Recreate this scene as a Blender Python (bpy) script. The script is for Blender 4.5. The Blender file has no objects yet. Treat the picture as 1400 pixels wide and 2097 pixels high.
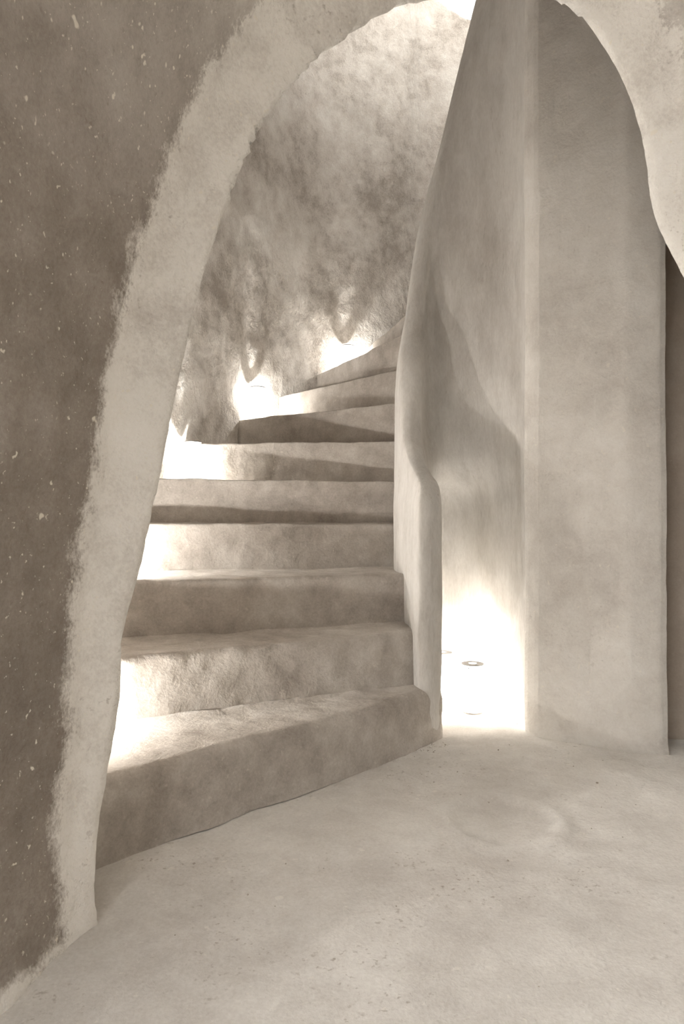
import bpy, math, random
from mathutils import Vector, noise
from mathutils.bvhtree import BVHTree

# ------------------------------------------------------------------ camera, world, exposure
sc = bpy.context.scene
C = sc.collection
FPX, EYE, HORIZON = 1398.0, 0.72, 1073.0          # focal length in px of the 1400x2097 frame

cam_d = bpy.data.cameras.new('camera')
cam = bpy.data.objects.new('camera', cam_d)
C.objects.link(cam)
cam.location = (0, 0, EYE)
cam.rotation_euler = (math.radians(90), 0, 0)
cam_d.sensor_fit = 'AUTO'
cam_d.sensor_width = 36.0
cam_d.lens = 36.0 * FPX / 2097.0
cam_d.shift_y = (HORIZON - 1048.5) / 2097.0
cam_d.clip_start = 0.01
sc.camera = cam

world = bpy.data.worlds.new('overcast_sky')
sc.world = world
world.use_nodes = True
bg = world.node_tree.nodes['Background']
bg.inputs[0].default_value = (1.0, 0.982, 0.95, 1)
bg.inputs[1].default_value = 1.2

sc.view_settings.view_transform = 'Standard'
sc.view_settings.look = 'None'
sc.view_settings.gamma = 1.0
sc.view_settings.use_curve_mapping = False
sc.view_settings.exposure = 1.54
LAMP_GLOW = 3.0       # frosted tube
LAMP_WATTS = 12.0     # bulb inside it

sc.cycles.max_bounces = 6
sc.cycles.diffuse_bounces = 5
sc.cycles.use_light_tree = False
sc.cycles.use_adaptive_sampling = True
sc.cycles.adaptive_threshold = 0.12
sc.cycles.adaptive_min_samples = 16
sc.cycles.use_denoising = True

rnd = random.Random(7)

# ------------------------------------------------------------------ helpers
def fbm(p, scale, octv=4, seed=0.0):
    v = Vector((p[0] * scale + seed, p[1] * scale + seed * 1.7, p[2] * scale - seed))
    return noise.fractal(v, 0.9, 2.1, octv, noise_basis='PERLIN_ORIGINAL')

def pix(x, y, d):
    """point seen at pixel (x, y) of the photograph, d metres in front of the lens"""
    return Vector(((x - 700.0) / FPX * d, d, EYE + (HORIZON - y) / FPX * d))

def catmull(pts, n, closed=False):
    """resample a polyline (any dimension) with a Catmull-Rom spline, even in arc length"""
    P = [tuple(p) for p in pts]
    m = len(P)
    segs = m if closed else m - 1
    dense = []
    sub = 24
    for i in range(segs):
        if closed:
            a, b, c, d = P[(i - 1) % m], P[i], P[(i + 1) % m], P[(i + 2) % m]
        else:
            a, b, c, d = P[max(i - 1, 0)], P[i], P[i + 1], P[min(i + 2, m - 1)]
        for k in range(sub):
            t = k / sub
            t2, t3 = t * t, t * t * t
            dense.append(tuple(0.5 * (2 * b[j] + (c[j] - a[j]) * t + (2 * a[j] - 5 * b[j] + 4 * c[j] - d[j]) * t2
                                      + (3 * b[j] - a[j] - 3 * c[j] + d[j]) * t3) for j in range(len(b))))
    dense.append(P[0] if closed else P[-1])
    L = [0.0]
    for i in range(1, len(dense)):
        L.append(L[-1] + math.dist(dense[i], dense[i - 1]))
    out = []
    cnt = n if closed else n - 1
    j = 0
    for i in range(n):
        s = L[-1] * i / cnt
        while j < len(L) - 2 and L[j + 1] < s:
            j += 1
        f = (s - L[j]) / max(L[j + 1] - L[j], 1e-9)
        out.append(tuple(dense[j][q] + (dense[j + 1][q] - dense[j][q]) * f for q in range(len(dense[j]))))
    return out

def interp(keys, x):
    """piecewise smooth interpolation of [(x, value or tuple)]"""
    if x <= keys[0][0]:
        return keys[0][1]
    for (x0, v0), (x1, v1) in zip(keys, keys[1:]):
        if x <= x1:
            t = (x - x0) / (x1 - x0)
            t = t * t * (3 - 2 * t)
            if isinstance(v0, (tuple, list)):
                return tuple(a + (b - a) * t for a, b in zip(v0, v1))
            return v0 + (v1 - v0) * t
    return keys[-1][1]

def mesh_obj(name, verts, faces, mat, parent=None, smooth=True):
    me = bpy.data.meshes.new(name)
    me.from_pydata([tuple(v) for v in verts], [], faces)
    me.validate()
    me.update()
    if smooth:
        me.polygons.foreach_set('use_smooth', [True] * len(me.polygons))
    if mat:
        me.materials.append(mat)
    o = bpy.data.objects.new(name, me)
    C.objects.link(o)
    if parent:
        o.parent = parent
    return o

def grid_faces(nu, nv, wrap_u=False, off=0):
    """vertex index = off + v * nu + u"""
    f = []
    for v in range(nv - 1):
        for u in range(nu if wrap_u else nu - 1):
            u2 = (u + 1) % nu
            f.append((off + v * nu + u, off + v * nu + u2, off + (v + 1) * nu + u2, off + (v + 1) * nu + u))
    return f

def fix_normals(o, angle=None):
    import bmesh
    bm = bmesh.new()
    bm.from_mesh(o.data)
    bmesh.ops.recalc_face_normals(bm, faces=bm.faces)
    bm.to_mesh(o.data)
    bm.free()

def tag(o, label, cat=None, group=None, kind=None):
    o['label'] = label
    if cat:
        o['category'] = cat
    if group:
        o['group'] = group
    if kind:
        o['kind'] = kind
    return o

def empty(name, loc=(0, 0, 0)):
    o = bpy.data.objects.new(name, None)
    o.empty_display_size = 0.1
    o.location = loc
    C.objects.link(o)
    return o

# ------------------------------------------------------------------ materials
def plaster(name, tones, mottle=2.2, flecks=0.0, pits=0.3, bump=0.35, streak=1.0, rough=0.85, seed=0.0, mid=0.5, spread=0.22, band=None, grain=0.26, dist=0.5):
    """hand-trowelled lime plaster: three tones, blotches, small pale chips, dark pits, fine relief"""
    m = bpy.data.materials.new(name)
    m.use_nodes = True
    nt = m.node_tree
    N, Lk = nt.nodes, nt.links
    N.remove(N['Principled BSDF'])
    b = N.new('ShaderNodeBsdfDiffuse')
    b.inputs['Roughness'].default_value = rough
    Lk.new(b.outputs[0], N['Material Output'].inputs[0])
    tc = N.new('ShaderNodeTexCoord')
    mp = N.new('ShaderNodeMapping')
    mp.inputs['Location'].default_value = (seed, seed * 0.7, -seed)
    mp.inputs['Scale'].default_value = (1, 1, 1.0 / streak)
    Lk.new(tc.outputs['Object'], mp.inputs['Vector'])

    def nz(scale, detail, roughn=0.6, dist=0.0):
        n = N.new('ShaderNodeTexNoise')
        n.inputs['Scale'].default_value = scale
        n.inputs['Detail'].default_value = detail
        n.inputs['Roughness'].default_value = roughn
        n.inputs['Distortion'].default_value = dist
        Lk.new(mp.outputs[0], n.inputs['Vector'])
        return n

    def math_(op, a, bb):
        q = N.new('ShaderNodeMath')
        q.operation = op
        for i, s in enumerate((a, bb)):
            if isinstance(s, (int, float)):
                q.inputs[i].default_value = s
            else:
                Lk.new(s, q.inputs[i])
        return q.outputs[0]

    big = nz(mottle, 2, 0.55, dist)
    med = nz(mottle * 5.5, 4, 0.65, dist * 0.5)
    fine = nz(130, 2, 0.75)
    s = math_('ADD', math_('MULTIPLY', big.outputs['Fac'], 0.55), math_('MULTIPLY', med.outputs['Fac'], 0.45))
    s = math_('ADD', s, math_('MULTIPLY', math_('SUBTRACT', fine.outputs['Fac'], 0.5), grain))
    ramp = N.new('ShaderNodeValToRGB')
    cr = ramp.color_ramp
    cr.elements[0].position = mid - spread
    cr.elements[0].color = (*tones[0], 1)
    cr.elements[1].position = mid + spread
    cr.elements[1].color = (*tones[2], 1)
    e = cr.elements.new(mid)
    e.color = (*tones[1], 1)
    Lk.new(s, ramp.inputs[0])
    col = ramp.outputs[0]
    if band:
        # smooth pale render trowelled around the opening, with a ragged edge over the rough brown wall
        r2 = N.new('ShaderNodeValToRGB')
        c2 = r2.color_ramp
        c2.elements[0].position = mid - spread
        c2.elements[0].color = (*band[0], 1)
        c2.elements[1].position = mid + spread
        c2.elements[1].color = (*band[2], 1)
        e2 = c2.elements.new(mid)
        e2.color = (*band[1], 1)
        Lk.new(s, r2.inputs[0])
        at = N.new('ShaderNodeAttribute')
        at.attribute_name = 'band'
        at2 = N.new('ShaderNodeAttribute')
        at2.attribute_name = 'pale'
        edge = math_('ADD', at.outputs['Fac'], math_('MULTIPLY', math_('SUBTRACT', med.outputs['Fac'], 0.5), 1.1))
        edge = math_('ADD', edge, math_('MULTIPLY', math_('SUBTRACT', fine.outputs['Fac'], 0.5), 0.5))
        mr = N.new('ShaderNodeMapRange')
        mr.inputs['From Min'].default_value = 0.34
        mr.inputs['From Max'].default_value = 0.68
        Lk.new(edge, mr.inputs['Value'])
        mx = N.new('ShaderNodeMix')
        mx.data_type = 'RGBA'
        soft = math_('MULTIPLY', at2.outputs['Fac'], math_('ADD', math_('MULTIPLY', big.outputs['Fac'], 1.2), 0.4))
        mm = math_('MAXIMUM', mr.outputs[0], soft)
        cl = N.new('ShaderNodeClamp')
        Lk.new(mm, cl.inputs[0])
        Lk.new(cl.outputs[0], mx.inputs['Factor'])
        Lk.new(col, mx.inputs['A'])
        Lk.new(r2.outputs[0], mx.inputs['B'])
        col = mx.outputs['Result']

    def mask(scale, lo, hi, detail=2, gate=None, gate_lo=0.5, gate_hi=0.62):
        v = nz(scale, detail, 0.55)
        r = N.new('ShaderNodeMapRange')
        r.inputs['From Min'].default_value = lo
        r.inputs['From Max'].default_value = hi
        Lk.new(v.outputs['Fac'], r.inputs['Value'])
        out = r.outputs[0]
        if gate:
            g = N.new('ShaderNodeMapRange')
            g.inputs['From Min'].default_value = gate_lo
            g.inputs['From Max'].default_value = gate_hi
            Lk.new(gate.outputs['Fac'], g.inputs['Value'])
            out = math_('MULTIPLY', out, g.outputs[0])
        return out

    def mixc(fac, ca, cb):
        q = N.new('ShaderNodeMix')
        q.data_type = 'RGBA'
        Lk.new(fac, q.inputs['Factor'])
        Lk.new(ca, q.inputs['A'])
        q.inputs['B'].default_value = (*cb, 1)
        return q.outputs['Result']

    hgt = math_('ADD', math_('MULTIPLY', med.outputs['Fac'], 0.7), math_('MULTIPLY', fine.outputs['Fac'], 0.12))
    if flecks > 0:
        f = math_('MULTIPLY', mask(58, 0.70, 0.745), flecks)
        f2 = math_('MULTIPLY', mask(26, 0.715, 0.745), flecks)
        f3 = math_('MULTIPLY', mask(120, 0.685, 0.73), flecks * 0.8)
        f = math_('MAXIMUM', math_('MAXIMUM', f, f2), f3)
        col = mixc(f, col, (0.86, 0.82, 0.74))
    if pits > 0:
        g = nz(mottle * 1.7, 3)
        p = math_('MULTIPLY', mask(85, 0.62, 0.74, 2, g, 0.48, 0.66), pits)
        col = mixc(p, col, (0.27, 0.22, 0.175))
    Lk.new(col, b.inputs['Color'])
    bp = N.new('ShaderNodeBump')
    bp.inputs['Strength'].default_value = bump
    bp.inputs['Distance'].default_value = 0.03
    Lk.new(hgt, bp.inputs['Height'])
    Lk.new(bp.outputs[0], b.inputs['Normal'])
    return m

T_STAIR = ((0.33, 0.292, 0.255), (0.51, 0.47, 0.425), (0.70, 0.665, 0.62))
T_WALL = ((0.50, 0.455, 0.405), (0.77, 0.73, 0.68), (0.93, 0.905, 0.86))
T_SMOOTH = ((0.60, 0.565, 0.525), (0.745, 0.717, 0.675), (0.84, 0.82, 0.785))
T_CORE = ((0.46, 0.43, 0.395), (0.62, 0.595, 0.56), (0.76, 0.74, 0.705))
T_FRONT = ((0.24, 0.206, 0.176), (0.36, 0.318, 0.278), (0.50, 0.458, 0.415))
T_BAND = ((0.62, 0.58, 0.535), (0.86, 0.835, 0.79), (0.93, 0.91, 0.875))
M_floor = plaster('floor_screed', ((0.56, 0.525, 0.485), (0.66, 0.63, 0.59), (0.77, 0.745, 0.705)), 1.9, 0.3, 0.7, 0.4, seed=3.1, spread=0.17, grain=0.3)
M_step = plaster('step_plaster', T_STAIR, 3.0, 0.25, 0.35, 0.3, seed=11.3)
M_back = plaster('tower_plaster', T_WALL, 2.6, 0.4, 0.35, 0.7, streak=1.1, seed=5.7, spread=0.15, dist=0.15)
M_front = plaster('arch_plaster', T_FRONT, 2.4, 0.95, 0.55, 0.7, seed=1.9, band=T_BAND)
M_newel = plaster('newel_plaster', T_CORE, 3.0, 0.1, 0.4, 0.22, streak=3.0, seed=8.2)
M_pier = plaster('pier_plaster', T_SMOOTH, 2.6, 0.5, 0.2, 0.25, seed=14.4)
M_dark = plaster('dark_wall_plaster', ((0.5, 0.435, 0.37), (0.6, 0.53, 0.46), (0.7, 0.64, 0.57)), 2.0, 0.2, 0.1, 0.15, seed=6.1)
M_crumb = plaster('crumb_plaster', ((0.2, 0.16, 0.13), (0.4, 0.35, 0.3), (0.6, 0.55, 0.5)), 30, 0, 0, 0.2, seed=2.0)

def simple(name, col, rough=0.6, metal=0.0):
    m = bpy.data.materials.new(name)
    m.use_nodes = True
    b = m.node_tree.nodes['Principled BSDF']
    n = m.node_tree.nodes.new('ShaderNodeTexNoise')
    n.inputs['Scale'].default_value = 60
    r = m.node_tree.nodes.new('ShaderNodeValToRGB')
    r.color_ramp.elements[0].color = (*[c * 0.88 for c in col], 1)
    r.color_ramp.elements[1].color = (*[min(1, c * 1.1) for c in col], 1)
    m.node_tree.links.new(n.outputs['Fac'], r.inputs[0])
    m.node_tree.links.new(r.outputs[0], b.inputs['Base Color'])
    b.inputs['Roughness'].default_value = rough
    b.inputs['Metallic'].default_value = metal
    return m

def glow(name, strength):
    """thin frosted glass lit from inside: glows, and lets most of the bulb's light through"""
    m = bpy.data.materials.new(name)
    m.use_nodes = True
    nt = m.node_tree
    nt.nodes.remove(nt.nodes['Principled BSDF'])
    em = nt.nodes.new('ShaderNodeEmission')
    em.inputs[0].default_value = (1.0, 0.972, 0.925, 1)
    em.inputs[1].default_value = strength
    tr = nt.nodes.new('ShaderNodeBsdfTransparent')
    mx = nt.nodes.new('ShaderNodeMixShader')
    mx.inputs[0].default_value = 0.35
    nt.links.new(tr.outputs[0], mx.inputs[1])
    nt.links.new(em.outputs[0], mx.inputs[2])
    nt.links.new(mx.outputs[0], nt.nodes['Material Output'].inputs[0])
    m.cycles.emission_sampling = 'NONE'
    return m

M_cap = simple('lamp_cap_metal', (0.13, 0.12, 0.11), 0.6, 0.0)
M_base = simple('lamp_base_metal', (0.55, 0.52, 0.48), 0.5, 0.0)
M_glass = glow('frosted_lamp_glass', LAMP_GLOW)
M_screw = simple('screw_metal', (0.12, 0.1, 0.09), 0.5, 0.6)

# ------------------------------------------------------------------ floor
def build_floor():
    x0, x1, y0, y1, n = -2.2, 2.4, -2.6, 5.2, 0
    nu, nv = 231, 391
    vs = []
    for j in range(nv):
        for i in range(nu):
            x = x0 + (x1 - x0) * i / (nu - 1)
            y = y0 + (y1 - y0) * j / (nv - 1)
            z = 0.006 * fbm((x, y, 0), 2.2, 3, 4.0) + 0.0022 * fbm((x, y, 0), 11, 3, 9.0)
            # faint round patch worn into the screed in front of the niche
            r = math.hypot(x - 0.395, (y - 1.66) * 0.95)
            z -= 0.009 * (1 - min(1, max(0, (r - 0.11) / 0.022))) * (1 if y > 1.52 else max(0, 1 - (1.52 - y) / 0.12))
            if y > 1.52:
                z += 0.006 * math.exp(-((r - 0.137) / 0.012) ** 2)
            # coved foot where the screed runs up to the stair and the piers
            vs.append((x, y, min(z, 0.009)))
    fc = grid_faces(nu, nv)
    # the ground goes on outside the room
    k = len(vs)
    vs += [(-12, -14, 0), (12, -14, 0), (12, y0, 0), (-12, y0, 0), (-12, 9, 0), (x0, y0, 0), (x0, 9, 0), (x1, y0, 0), (x1, 9, 0), (12, 9, 0)]
    fc += [(k, k + 1, k + 2, k + 3), (k + 3, k + 5, k + 6, k + 4), (k + 7, k + 2, k + 9, k + 8)]
    o = mesh_obj('floor', vs, fc, M_floor)
    return tag(o, 'worn pale cement floor in front of the stair', kind='structure')
build_floor()

# ------------------------------------------------------------------ outer tower wall behind the stair
OUT = [(-1.02, 1.30), (-1.02, 1.7), (-0.97, 2.2), (-0.865, 2.65), (-0.735, 3.03), (-0.625, 3.33), (-0.505, 3.62), (-0.345, 3.90), (-0.145, 4.12), (0.05, 4.245),
       (0.32, 4.38), (0.72, 4.48), (1.2, 4.38), (1.6, 4.05), (1.8, 3.4), (1.85, 2.6), (1.9, 1.9), (1.95, 1.45)]
def build_back():
    cur = catmull(OUT, 260)
    nv = 200
    vs = []
    for j in range(nv):
        for i, (x, y) in enumerate(cur):
            top = interp([(-0.6, 5.4), (0.36, 5.3), (0.52, 4.14), (0.86, 3.98), (1.2, 3.95), (1.5, 5.4)], x if y > 2.2 else -1.0)
            h = top * j / (nv - 1)
            a, b = cur[max(i - 1, 0)], cur[min(i + 1, len(cur) - 1)]
            tx, ty = b[0] - a[0], b[1] - a[1]
            l = math.hypot(tx, ty)
            nx, ny = ty / l, -tx / l            # towards the inside
            d = 0.018 * fbm((x, y, h * 0.7), 1.9, 3, 2.0) + 0.013 * fbm((x, y, h * 0.8), 6.5, 4, 6.0)
            d += 0.02 * max(0.0, h - 1.5)
            vs.append((x + nx * d, y + ny * d, h))
    o = mesh_obj('wall_back', vs, grid_faces(len(cur), nv), M_back)
    global WALL_TREE
    WALL_TREE = BVHTree.FromPolygons(vs, grid_faces(len(cur), nv))
    so = o.modifiers.new('thickness', 'SOLIDIFY')
    so.thickness = 0.14
    so.offset = -1.0
    return tag(o, 'tall curved mottled plaster wall around the stair', kind='structure')
build_back()

# ------------------------------------------------------------------ front wall with the arch
EDGE = [  # px, py, of the lip of the opening, from the left foot over the crown to the right
    (197, 1893), (200, 1810), (206, 1700), (222, 1597), (243, 1433), (258, 1300), (282, 1192), (309, 1060), (328, 983), (343, 893),
    (370, 769), (402, 645), (435, 525), (470, 415), (507, 320), (545, 245), (600, 172), (670, 106), (790, 28), (870, 2), (960, -22),
    (1050, -28), (1130, 0), (1190, 42), (1230, 97), (1272, 170), (1300, 245), (1315, 320), (1330, 425), (1358, 500), (1400, 577),
    (1452, 690), (1500, 830), (1540, 1010), (1570, 1250), (1590, 1480), (1600, 1640)]
def arch_depth(px):
    return 1.24 + (max(px, 190) - 197) / (1400 - 197) * 0.33
def build_front():
    pts = [pix(x, y, arch_depth(x)) for x, y in EDGE]
    foot = Vector((pts[0].x, pts[0].y, -0.02))
    cur = [Vector(p) for p in catmull([foot] + pts + [Vector((pts[-1].x, pts[-1].y, -0.02))], 300)]
    n = len(cur)
    # offsets of a section: (outward from the opening, towards the viewer, away)  ->  a = outward, b = depth
    back = [(2.0, 0.16), (0.8, 0.16), (0.30, 0.17), (0.20, 0.165), (0.135, 0.13), (0.075, 0.075), (0.030, 0.030), (0.006, 0.006), (0.0, 0.0)]
    def sect(i_h, right):
        if right:
            return back + [(0.010, -0.010), (0.030, -0.022), (0.060, -0.036), (0.11, -0.07), (0.18, -0.14), (0.28, -0.25), (0.46, -0.5), (0.57, -0.8), (0.67, -1.15), (0.75, -1.5),
                           (0.83, -2.0), (0.9, -2.6), (0.95, -3.2)]
        w = interp([(0.0, 0.022), (0.25, 0.045), (0.7, 0.082), (1.2, 0.10), (1.8, 0.11)], i_h)
        return back + [(w * 0.12, -0.008), (w * 0.5, -0.020), (w * 0.86, -0.032), (w, -0.048), (w + 0.012, -0.10), (w + 0.030, -0.17), (w + 0.055, -0.26), (w + 0.12, -0.5),
                       (w + 0.19, -0.8), (w + 0.27, -1.15), (w + 0.35, -1.6), (w + 0.50, -2.4), (w + 0.62, -3.2)]
    m = 130
    vs = []
    cols = []
    for i, p in enumerate(cur):
        a, b = cur[max(i - 2, 0)], cur[min(i + 2, n - 1)]
        t = Vector((b.x - a.x, 0, b.z - a.z)).normalized()
        nrm = Vector((-t.z, 0, t.x))                        # away from the opening
        s = i / (n - 1)
        w = interp([(0.0, 0.0), (0.36, 0.0), (0.52, 0.75), (0.62, 1.0), (1.0, 1.0)], s)
        sec = [tuple(u * (1 - w) + v * w for u, v in zip(q, r)) for q, r in zip(sect(p.z, False), sect(p.z, True))]
        bend = interp([(0.0, 0.75), (0.30, 0.75), (0.44, 1.3), (0.56, 3.2)], s)
        if bend < 3.19:
            out_ = []
            for q, (a_, b_) in enumerate(sec):
                if -b_ <= bend:
                    out_.append((a_, b_))
                else:
                    (a0, b0), (a1, b1) = sec[q - 1], sec[q]
                    t_ = (bend + b0) / (b0 - b1)
                    out_.append((a0 + (a1 - a0) * t_, -bend))
                    break
            sec = out_
        cols.append((p, nrm, [(a_, b_) for a_, b_ in catmull(sec, m)], s, w, interp([(0.0, 0.022), (0.25, 0.045), (0.7, 0.082), (1.2, 0.10), (1.8, 0.11)], p.z)))
    # smooth the outward directions so that bends of the lip do not fold the wall
    band, pale = [], []
    for i, (p, nrm, sec, s, w, ws) in enumerate(cols):
        acc_f = Vector((0, 0, 0))
        for k in range(-34, 35):
            q = min(max(i + k, 0), n - 1)
            acc_f += cols[q][1] * (35 - abs(k))
        far = acc_f.normalized()
        for (a_, b_) in sec:
            f = min(1.0, max(0.0, (a_ - 0.02) / 0.25))
            d = (nrm * (1 - f) + far * f).normalized()
            pt = p + d * a_ + Vector((0, b_, 0))
            # plan of the left wall: drift left while it comes towards the viewer
            if b_ < 0:
                k_ = 0.004 + 0.014 * min(1.0, -b_ / 0.4)
            else:
                k_ = 0.003
            e = k_ * fbm(pt, 2.6, 3, 12.0) + 0.0035 * fbm(pt, 13, 4, 3.0) * (1 if abs(b_) > 0.02 else 0.5)
            e += 0.0016 * fbm(pt, 60, 3, 7.0)
            pt = pt - d * e
            foot_ = max(0.0, 1.0 - max(pt.z, 0.0) / 0.05)
            if b_ < 0.05:
                pt = pt - d * (0.009 * foot_ * foot_ + 0.006 * foot_ * fbm(pt, 25, 2, 5.0))
            if pt.z < -0.03:
                pt.z = -0.03
            vs.append(pt)
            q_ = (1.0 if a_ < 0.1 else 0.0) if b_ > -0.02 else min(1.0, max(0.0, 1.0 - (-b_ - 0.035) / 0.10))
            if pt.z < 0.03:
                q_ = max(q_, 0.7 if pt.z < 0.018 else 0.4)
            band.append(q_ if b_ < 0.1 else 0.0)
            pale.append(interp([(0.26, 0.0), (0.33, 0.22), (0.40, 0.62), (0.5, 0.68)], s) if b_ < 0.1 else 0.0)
    # index = i * m + k  (u = k)
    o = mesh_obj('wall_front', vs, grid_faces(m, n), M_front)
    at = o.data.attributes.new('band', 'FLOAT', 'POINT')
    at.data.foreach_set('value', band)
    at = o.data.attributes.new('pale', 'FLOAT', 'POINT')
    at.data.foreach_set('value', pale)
    fix_normals(o)
    return tag(o, 'rough brown plaster wall with a tall lopsided arch opening', kind='structure')
build_front()

# ------------------------------------------------------------------ unseen rear wall, added so sky light enters the front room from the left
def build_rear():
    nu, nv = 60, 60
    vs = []
    for j in range(nv):
        for i in range(nu):
            x, h = -0.6 + 3.3 * i / (nu - 1), -0.02 + 3.3 * j / (nv - 1)
            vs.append((x, -1.7 + 0.012 * fbm((x, 0, h), 2.5, 3, 80), h))
    o = mesh_obj('wall_rear_added', vs, grid_faces(nu, nv), M_front)
    so = o.modifiers.new('thickness', 'SOLIDIFY')
    so.thickness = 0.12
    tag(o, 'unseen plaster wall added behind the front room to block sky light', kind='structure')
build_rear()

# ------------------------------------------------------------------ unseen ceiling, added to keep sky light off the lobby; open above the stair
def build_ceiling():
    ring = [(-1.15, 1.25), (2.05, 1.25), (2.05, 3.65), (1.2, 3.6), (0.7, 3.5), (-0.2, 3.35), (-1.15, 2.9)]
    vs = [(x, y, 3.55) for x, y in ring] + [(x, y, 3.75) for x, y in ring]
    k = len(ring)
    f = [tuple(range(k)), tuple(range(2 * k - 1, k - 1, -1))] + [(i, (i + 1) % k, k + (i + 1) % k, k + i) for i in range(k)]
    o = mesh_obj('ceiling', vs, f, M_dark, smooth=False)
    fix_normals(o)
    tag(o, 'unseen plaster ceiling slab added over the lobby to block sky light', kind='structure')
build_ceiling()

# ------------------------------------------------------------------ staircase
RISE = 0.18
# front edge of each tread in plan: outer end, inner end
RLINE = [((-0.62, 1.316), (0.335, 2.30)),
         ((-1.06, 1.585), (0.29, 2.335)), ((-1.05, 2.00), (0.285, 2.50)), ((-1.00, 2.417), (0.285, 2.775)), ((-0.95, 2.70), (0.31, 2.87)),
         ((-0.86, 3.08), (0.33, 2.965)), ((-0.66, 3.64), (0.34, 2.985)), ((-0.47, 4.00), (0.36, 3.07)), ((-0.25, 4.33), (0.37, 3.08)),
         ((0.07, 4.50), (0.40, 3.28)), ((0.62, 4.70), (0.48, 3.45)), ((1.1, 4.6), (0.6, 3.55))]
SHARP = [0.030, 0.026, 0.018, 0.010, 0.008, 0.007, 0.007, 0.007, 0.006, 0.006, 0.006, 0.006]
stair = empty('staircase', (0, 2.0, 0))
tag(stair, 'winding pale plaster staircase rising to the right behind the arch', 'staircase')
def build_step(k):
    (ox, oy), (ix, iy) = RLINE[k]
    if k + 1 < len(RLINE):
        (px_, py_), (qx, qy) = RLINE[k + 1]
    else:
        px_, py_, qx, qy = ox + 0.6, oy - 0.15, ix + 0.2, iy + 0.05
    h = RISE * (k + 1)
    r = SHARP[k]
    nu = 90
    prof = []       # (t along tread from front 0 to back 1, or absolute inset), z
    # riser from the floor up to the rounded nosing
    zs = [0.0] if k == 0 else [0.0, max(0.0, h - RISE - 0.05)]
    lo = 0.0 if k == 0 else h - RISE - 0.02
    nr = 16
    for q in range(nr + 1):
        z = lo + (h - r - lo) * q / nr
        prof.append(('in', 0.006 * (1 - q / nr) * (-1) + 0.0, z))
    for q in range(1, 7):
        a = math.pi / 2 * q / 6
        prof.append(('in', r - r * math.cos(a), h - r + r * math.sin(a)))
    for q in range(1, 13):
        prof.append(('t', q / 12, h))
    vs = []
    for (mode, v, z) in prof:
        for u in range(nu):
            s = u / (nu - 1)
            fx, fy = ox + (ix - ox) * s, oy + (iy - oy) * s
            bx, by = px_ + (qx - px_) * s, py_ + (qy - py_) * s
            dx, dy = bx - fx, by - fy
            l = max(math.hypot(dx, dy), 1e-6)
            if mode == 'in':
                x, y = fx + dx / l * v, fy + dy / l * v
            else:
                inset = min(r / l, 0.9)
                t = inset + (1.06 - inset) * v
                x, y = fx + dx * t, fy + dy * t
            a = 0.010 * fbm((x, y, k * 3.0), 3.2, 2, 20 + k) + 0.004 * fbm((x, y, z), 12, 3, 30)
            if k < 3:
                a *= 1.5
            if k == 0:      # a bowed first step
                a += 0.018 * math.sin(math.pi * min(1, max(0, (s - 0.2) / 0.8)))
            zz = z + (0.006 * fbm((x, y, 1.0), 4.0, 3, 50 + k) + 0.002 * fbm((x, y, 0), 17, 3, 8)) * (1 if z > h - 0.09 else 0)
            if mode == 't' and v > 0.75:
                zz += (0.012 if k < 4 else 0.005) * ((v - 0.75) / 0.25) ** 2
            vs.append((x - dx / l * a, y - dy / l * a, zz))
    nv = len(prof)
    f = grid_faces(nu, nv)
    # solid: back, underside and the two ends
    base = len(vs)
    for u in (0, nu - 1):
        pass
    for u in range(nu):
        b = vs[(nv - 1) * nu + u]
        vs.append((b[0], b[1], 0.0))
    for u in range(nu):
        b = vs[u]
        vs.append((b[0], b[1], 0.0))
    for u in range(nu - 1):
        f.append(((nv - 1) * nu + u, (nv - 1) * nu + u + 1, base + u + 1, base + u))
        f.append((base + u, base + u + 1, base + nu + u + 1, base + nu + u))
        f.append((base + nu + u, base + nu + u + 1, u + 1, u))
    for u in (0, nu - 1):
        loop = [v * nu + u for v in range(nv)] + [base + u, base + nu + u]
        f.append(tuple(loop))
    o = mesh_obj('step', vs, f, M_step, stair)
    fix_normals(o)
    o.location = (0, -2.0, 0)
    return o
for k in range(len(RLINE)):
    build_step(k)

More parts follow.
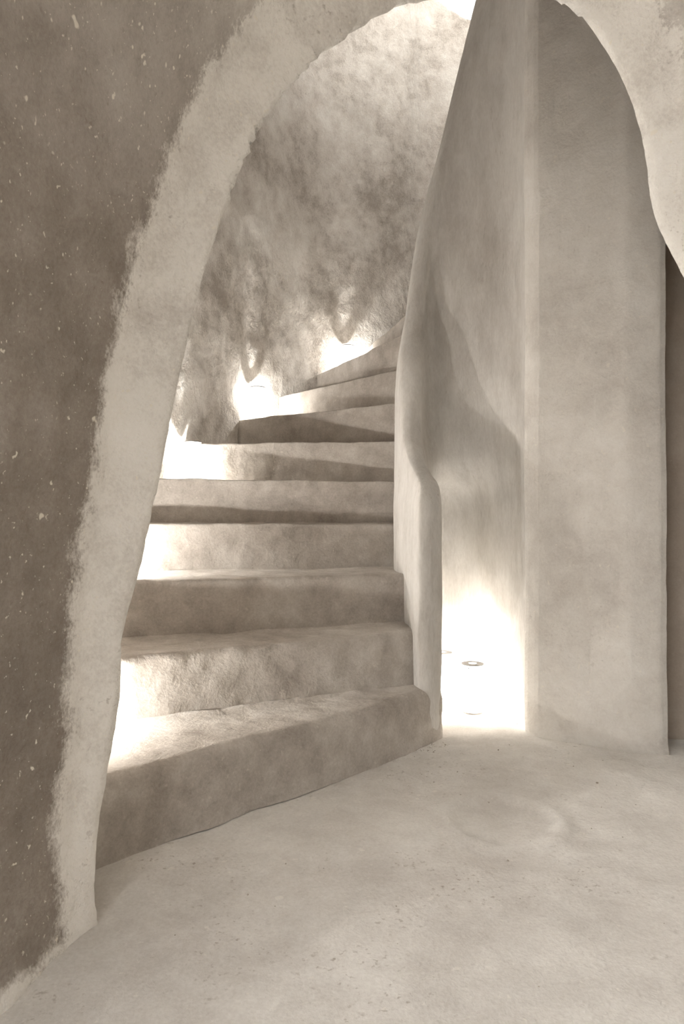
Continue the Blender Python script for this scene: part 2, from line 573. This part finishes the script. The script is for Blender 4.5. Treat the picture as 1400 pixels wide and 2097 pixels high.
# ------------------------------------------------------------------ newel: thin inner wall that sweeps up into the stair core
NEWEL = [  # height, plan points: nose left, tip, nose right, groove, niche ... pier, then round the back to the stair side
    (-0.02, [(.258, 2.245), (.292, 2.245), (.330, 2.30), (.342, 2.48), (.375, 2.86), (.43, 2.965), (.53, 2.88), (.605, 2.74), (.640, 2.56), (.662, 2.38), (.80, 2.45), (.95, 3.05), (.78, 3.30), (.50, 3.35), (.36, 3.22), (.262, 3.0), (.212, 2.70), (.235, 2.42)]),
    (0.40, [(.250, 2.245), (.295, 2.245), (.336, 2.30), (.346, 2.48), (.375, 2.86), (.43, 2.965), (.53, 2.88), (.605, 2.74), (.640, 2.56), (.662, 2.38), (.80, 2.45), (.95, 3.05), (.78, 3.30), (.50, 3.35), (.36, 3.22), (.256, 3.0), (.205, 2.70), (.232, 2.42)]),
    (0.78, [(.256, 2.255), (.295, 2.255), (.332, 2.30), (.342, 2.48), (.375, 2.84), (.43, 2.955), (.53, 2.87), (.60, 2.74), (.640, 2.56), (.662, 2.38), (.80, 2.45), (.95, 3.05), (.78, 3.30), (.50, 3.35), (.36, 3.22), (.253, 3.0), (.205, 2.70), (.236, 2.42)]),
    (0.85, [(.262, 2.305), (.292, 2.297), (.327, 2.335), (.340, 2.50), (.375, 2.84), (.43, 2.93), (.53, 2.855), (.60, 2.72), (.640, 2.56), (.662, 2.38), (.80, 2.45), (.95, 3.05), (.78, 3.30), (.50, 3.35), (.36, 3.22), (.252, 3.0), (.208, 2.72), (.240, 2.46)]),
    (0.905, [(.252, 2.42), (.280, 2.405), (.310, 2.425), (.322, 2.55), (.370, 2.82), (.43, 2.88), (.53, 2.81), (.60, 2.69), (.640, 2.54), (.662, 2.38), (.80, 2.45), (.95, 3.05), (.78, 3.30), (.50, 3.35), (.36, 3.22), (.252, 3.0), (.210, 2.76), (.230, 2.54)]),
    (0.983, [(.235, 2.52), (.266, 2.502), (.298, 2.520), (.312, 2.62), (.366, 2.81), (.43, 2.835), (.53, 2.76), (.60, 2.65), (.640, 2.52), (.662, 2.38), (.80, 2.45), (.95, 3.05), (.78, 3.30), (.50, 3.35), (.36, 3.22), (.25, 3.0), (.214, 2.80), (.222, 2.62)]),
    (1.066, [(.229, 2.59), (.263, 2.57), (.299, 2.590), (.312, 2.69), (.360, 2.84), (.43, 2.825), (.53, 2.745), (.60, 2.635), (.640, 2.51), (.662, 2.38), (.80, 2.45), (.95, 3.05), (.78, 3.30), (.50, 3.35), (.36, 3.22), (.25, 3.0), (.217, 2.82), (.221, 2.68)]),
    (1.155, [(.230, 2.635), (.266, 2.61), (.303, 2.63), (.316, 2.73), (.362, 2.85), (.43, 2.82), (.53, 2.735), (.60, 2.625), (.640, 2.50), (.662, 2.38), (.80, 2.45), (.95, 3.05), (.78, 3.30), (.50, 3.35), (.36, 3.22), (.25, 3.0), (.220, 2.84), (.223, 2.72)]),
    (1.337, [(.231, 2.69), (.268, 2.665), (.317, 2.68), (.329, 2.78), (.368, 2.85), (.43, 2.81), (.53, 2.715), (.60, 2.61), (.640, 2.49), (.662, 2.38), (.80, 2.45), (.95, 3.05), (.78, 3.30), (.50, 3.35), (.36, 3.22), (.255, 3.0), (.230, 2.87), (.228, 2.77)]),
    (1.60, [(.268, 2.80), (.296, 2.77), (.335, 2.775), (.347, 2.83), (.385, 2.84), (.44, 2.79), (.53, 2.70), (.60, 2.605), (.640, 2.49), (.662, 2.38), (.80, 2.45), (.95, 3.05), (.78, 3.30), (.50, 3.35), (.36, 3.22), (.290, 3.02), (.272, 2.93), (.268, 2.86)]),
    (2.01, [(.334, 2.87), (.345, 2.825), (.368, 2.80), (.395, 2.79), (.43, 2.785), (.48, 2.765), (.55, 2.70), (.605, 2.61), (.640, 2.50), (.662, 2.38), (.80, 2.45), (.95, 3.05), (.80, 3.30), (.56, 3.35), (.44, 3.22), (.35, 3.05), (.337, 2.98), (.333, 2.92)]),
    (2.37, [(.428, 2.90), (.430, 2.845), (.445, 2.80), (.465, 2.775), (.49, 2.75), (.53, 2.71), (.58, 2.65), (.62, 2.57), (.645, 2.48), (.662, 2.38), (.80, 2.45), (.95, 3.05), (.82, 3.30), (.62, 3.35), (.52, 3.22), (.445, 3.08), (.435, 3.01), (.430, 2.95)]),
    (2.78, [(.525, 2.90), (.526, 2.845), (.535, 2.80), (.548, 2.765), (.565, 2.73), (.59, 2.68), (.615, 2.61), (.635, 2.54), (.650, 2.46), (.662, 2.38), (.80, 2.45), (.95, 3.05), (.84, 3.30), (.70, 3.33), (.61, 3.22), (.545, 3.08), (.532, 3.01), (.527, 2.95)]),
    (3.20, [(.635, 2.90), (.636, 2.845), (.638, 2.80), (.642, 2.76), (.646, 2.72), (.651, 2.66), (.656, 2.59), (.658, 2.52), (.660, 2.45), (.662, 2.38), (.80, 2.45), (.95, 3.05), (.88, 3.25), (.78, 3.28), (.71, 3.2), (.655, 3.08), (.64, 3.01), (.637, 2.95)]),
    (3.60, [(.735, 2.90), (.735, 2.845), (.730, 2.80), (.720, 2.76), (.712, 2.72), (.70, 2.66), (.69, 2.59), (.68, 2.52), (.67, 2.45), (.662, 2.38), (.80, 2.45), (.95, 3.05), (.9, 3.2), (.85, 3.22), (.80, 3.17), (.755, 3.08), (.742, 3.01), (.738, 2.95)])]
def build_newel():
    hs = [k[0] for k in NEWEL]
    npts = len(NEWEL[0][1])
    seg = 9
    nv = 230
    vs = []
    def closed_spline(P):
        out = []
        m = len(P)
        for i in range(m):
            a, b, c, d = P[(i - 1) % m], P[i], P[(i + 1) % m], P[(i + 2) % m]
            for k in range(seg):
                t = k / seg
                # centripetal-ish damping: shorten tangents next to short edges
                lb = math.dist(b, c)
                t1 = [(c[j] - a[j]) / max(math.dist(a, b) + lb, 1e-6) * lb for j in (0, 1)]
                t2 = [(d[j] - b[j]) / max(lb + math.dist(c, d), 1e-6) * lb for j in (0, 1)]
                h00, h10 = 2 * t ** 3 - 3 * t * t + 1, t ** 3 - 2 * t * t + t
                h01, h11 = -2 * t ** 3 + 3 * t * t, t ** 3 - t * t
                out.append(tuple(h00 * b[j] + h10 * t1[j] + h01 * c[j] + h11 * t2[j] for j in (0, 1)))
        return out
    # monotone cubic in height for every plan point
    def at_height(h):
        for i in range(len(hs) - 1):
            if h <= hs[i + 1] + 1e-9:
                break
        h0, h1 = hs[i], hs[i + 1]
        t = (h - h0) / (h1 - h0)
        res = []
        for q in range(npts):
            v = []
            for j in (0, 1):
                p0, p1 = NEWEL[i][1][q][j], NEWEL[i + 1][1][q][j]
                s1 = (p1 - p0) / (h1 - h0)
                sm = (p0 - NEWEL[i - 1][1][q][j]) / (h0 - hs[i - 1]) if i > 0 else s1
                sp = (NEWEL[i + 2][1][q][j] - p1) / (hs[i + 2] - h1) if i + 2 < len(hs) else s1
                m0 = 0 if sm * s1 <= 0 else 2 * sm * s1 / (sm + s1)
                m1 = 0 if sp * s1 <= 0 else 2 * sp * s1 / (sp + s1)
                d = h1 - h0
                v.append((2 * t ** 3 - 3 * t * t + 1) * p0 + (t ** 3 - 2 * t * t + t) * d * m0 + (-2 * t ** 3 + 3 * t * t) * p1 + (t ** 3 - t * t) * d * m1)
            res.append(tuple(v))
        return res
    for j in range(nv):
        h = hs[0] + (hs[-1] - hs[0]) * j / (nv - 1)
        for (x, y) in closed_spline(at_height(h)):
            e = 0.006 * fbm((x, y, h * 0.6), 4.0, 3, 40) + 0.0022 * fbm((x, y, h * 0.5), 18, 3, 41)
            vs.append((x + e * 0.6, y - e, h))
    nu = npts * seg
    f = grid_faces(nu, nv, wrap_u=True)
    f.append(tuple(range(nu - 1, -1, -1)))
    f.append(tuple((nv - 1) * nu + i for i in range(nu)))
    o = mesh_obj('newel_wall', vs, f, M_newel)
    fix_normals(o)
    tag(o, 'thin curving plaster newel wall sweeping up beside the stair treads', 'newel wall')
build_newel()

# ------------------------------------------------------------------ pier
def build_pier():
    base = [(.634, 2.37), (.640, 2.352), (.655, 2.325), (.666, 2.312), (.690, 2.298), (.80, 2.238), (.92, 2.176), (1.005, 2.148), (1.024, 2.150), (1.030, 2.166),
            (1.06, 2.30), (1.12, 2.52), (.95, 2.66), (.72, 2.62)]
    seg, nv = 8, 150
    vs = []
    m = len(base)
    for j in range(nv):
        h = -0.02 + 3.62 * j / (nv - 1)
        fl = 0.010 * max(0, 1 - h / 0.05) ** 2
        for i in range(m):
            a, b = base[i], base[(i + 1) % m]
            for k in range(seg):
                t = k / seg
                x, y = a[0] + (b[0] - a[0]) * t, a[1] + (b[1] - a[1]) * t
                e = 0.005 * fbm((x, y, h * 0.6), 3.2, 3, 60) + 0.0018 * fbm((x, y, h), 20, 3, 61)
                e += 0.003 * fbm((x, y, h), 45, 2, 62) * max(0, 1 - h / 0.12)
                lean = -0.006 * min(h, 1.6) / 1.6 if x > 0.9 else 0
                vs.append((x + lean + e * 0.5, y - e - fl, h))
    nu = m * seg
    f = grid_faces(nu, nv, wrap_u=True)
    f.append(tuple(range(nu - 1, -1, -1)))
    f.append(tuple((nv - 1) * nu + i for i in range(nu)))
    o = mesh_obj('pier', vs, f, M_pier)
    fix_normals(o)
    tag(o, 'broad smooth plaster pier standing right of the glowing niche', 'pillar')
build_pier()

# ------------------------------------------------------------------ dark wall closing the gap right of the pier
def build_dark():
    nu, nv = 30, 80
    vs = []
    for j in range(nv):
        h = -0.02 + 3.6 * j / (nv - 1)
        for i in range(nu):
            s = i / (nu - 1)
            x, y = 1.02 + 0.98 * s, 2.30 - 0.10 * s
            e = 0.006 * fbm((x, y, h), 3, 3, 70)
            vs.append((x, y - e, h))
    o = mesh_obj('wall_right', vs, grid_faces(nu, nv), M_dark)
    so = o.modifiers.new('thickness', 'SOLIDIFY')
    so.thickness = 0.1
    so.offset = -1
    tag(o, 'dark brown wall in the gap right of the pier', kind='structure')
build_dark()

# ------------------------------------------------------------------ lamps
LR, LH = 0.040, 0.182
def ring(r, z, n=28):
    return [(r * math.cos(2 * math.pi * i / n), r * math.sin(2 * math.pi * i / n), z) for i in range(n)]
def lathe(profile, n=28, close=False):
    vs = []
    for r, z in profile:
        vs += ring(r, z, n)
    f = grid_faces(n, len(profile), wrap_u=True)
    if close:
        k = (len(profile) - 1) * n
        for i in range(n):
            i2 = (i + 1) % n
            f.append((k + i, k + i2, i2, i))
    return vs, f
def make_lamp(label, loc, rot=0.0, watts=LAMP_WATTS, against_wall=False):
    if against_wall:        # stands with its back close to the curved wall
        q, nn, _, _ = WALL_TREE.find_nearest(Vector((loc[0], loc[1], loc[2] + 0.2)))
        d = Vector((loc[0] - q.x, loc[1] - q.y, 0)).normalized()
        loc = (q.x + d.x * 0.056, q.y + d.y * 0.056, loc[2])
    root = empty('tube_lamp', loc)
    root.rotation_euler = (0, 0, rot)
    tag(root, label, 'lamp', 'frosted tube lamps along the stair')
    # base foot
    v, f = lathe([(0.0005, 0.0), (LR * 0.97, 0.0), (LR * 0.97, 0.008), (LR * 0.90, 0.012), (0.0005, 0.012)])
    mesh_obj('base', v, f, M_base, root, smooth=False)
    # frosted glass tube, open inside
    v, f = lathe([(LR - 0.003, 0.011), (LR, 0.011), (LR, LH - 0.004), (LR - 0.003, LH - 0.004)], close=True)
    gl = mesh_obj('glass_tube', v, f, M_glass, root)
    gl['label'] = 'glowing frosted white tube'
    # flat ring on top with a hole
    v, f = lathe([(0.0165, LH - 0.003), (LR + 0.0022, LH - 0.003), (LR + 0.0022, LH + 0.001), (0.0165, LH + 0.001)], close=True)
    cap = mesh_obj('cap_ring', v, f, M_cap, root, smooth=False)
    cap['label'] = 'grey flat ring with a round hole'
    v, f = lathe([(0.0005, 0.004), (0.0022, 0.004), (0.0026, 0.0), (0.0022, -0.004), (0.0005, -0.004)], n=10)
    sv = [(LR + 0.001 + z, x, LH - 0.011 + y) for x, y, z in v]
    mesh_obj('screw', [(c * math.cos(-2.1) - s * math.sin(-2.1), c * math.sin(-2.1) + s * math.cos(-2.1), z) for c, s, z in sv], f, M_screw, root)
    ld = bpy.data.lights.new('bulb', 'POINT')
    ld.energy = watts
    ld.color = (1.0, 0.972, 0.925)
    ld.shadow_soft_size = 0.008
    lo = bpy.data.objects.new('bulb', ld)
    C.objects.link(lo)
    lo.parent = root
    lo.location = (0, 0, LH - 0.085)
    return root

make_lamp('glowing tube lamp on the niche floor, nearer of the two, by the pier', (0.500, 2.615, 0.004), watts=5.5)
make_lamp('glowing tube lamp deep in the niche, half hidden by the newel wall', (0.418, 2.845, 0.004), watts=5.5)
make_lamp('tube lamp on the middle tread just inside the left edge of the arch', (-0.642, 3.02, RISE * 5 + 0.002), watts=6.0, against_wall=True)
make_lamp('tube lamp on the upper stair, second from the top', (-0.418, 3.615, RISE * 7 + 0.002), watts=3.8, against_wall=True)
make_lamp('topmost tube lamp, its base hidden by the highest visible treads', (0.045, 4.145, RISE * 9 + 0.002), watts=3.8, against_wall=True)
make_lamp('tube lamp on the lowest tread behind the left jamb of the arch', (-0.74, 1.66, RISE * 1 + 0.006))
make_lamp('tube lamp on the third tread behind the left jamb of the arch', (-0.85, 2.25, RISE * 3 + 0.006))

# ------------------------------------------------------------------ crumbs of plaster on the floor
def build_crumbs():
    vs, f = [], []
    spots = []
    for _ in range(60):
        t = rnd.random()
        spots.append((0.27 + 0.12 * rnd.random() - 0.04, 2.20 + 0.06 * rnd.random() - 0.06 * (1 - t)))
    for _ in range(40):
        t = rnd.random()
        spots.append((0.665 - 0.10 * t + rnd.gauss(0, .006), 2.34 + 0.40 * t - 0.04 + rnd.gauss(0, .012)))
    for _ in range(60):
        spots.append((rnd.uniform(0.1, 0.9), rnd.uniform(1.75, 2.25)))
    for _ in range(50):
        spots.append((rnd.uniform(-0.3, 1.0), rnd.uniform(0.95, 1.9)))
    for (x, y) in spots:
        r = rnd.uniform(0.0008, 0.0024) if rnd.random() < 0.85 else rnd.uniform(0.0024, 0.0045)
        o = len(vs)
        a0 = rnd.random() * 6
        z0 = 0.006 * fbm((x, y, 0), 2.2, 3, 4.0)
        for (dx, dy, dz) in ((1, 0, 0), (0, 1, 0), (-1, 0, 0), (0, -1, 0), (0, 0, 0.8), (0, 0, -0.8)):
            k = rnd.uniform(0.7, 1.3)
            c, s = math.cos(a0), math.sin(a0)
            vs.append((x + (dx * c - dy * s * 0.7) * r * k, y + (dx * s + dy * c * 0.7) * r * k, min(z0, .006) + r * 0.4 + dz * r * k * 0.7))
        for q in range(4):
            f.append((o + q, o + (q + 1) % 4, o + 4))
            f.append((o + (q + 1) % 4, o + q, o + 5))
    o = mesh_obj('plaster_crumbs', vs, f, M_crumb, smooth=False)
    tag(o, 'tiny plaster crumbs and grit scattered over the cement floor', 'grit', kind='stuff')
build_crumbs()
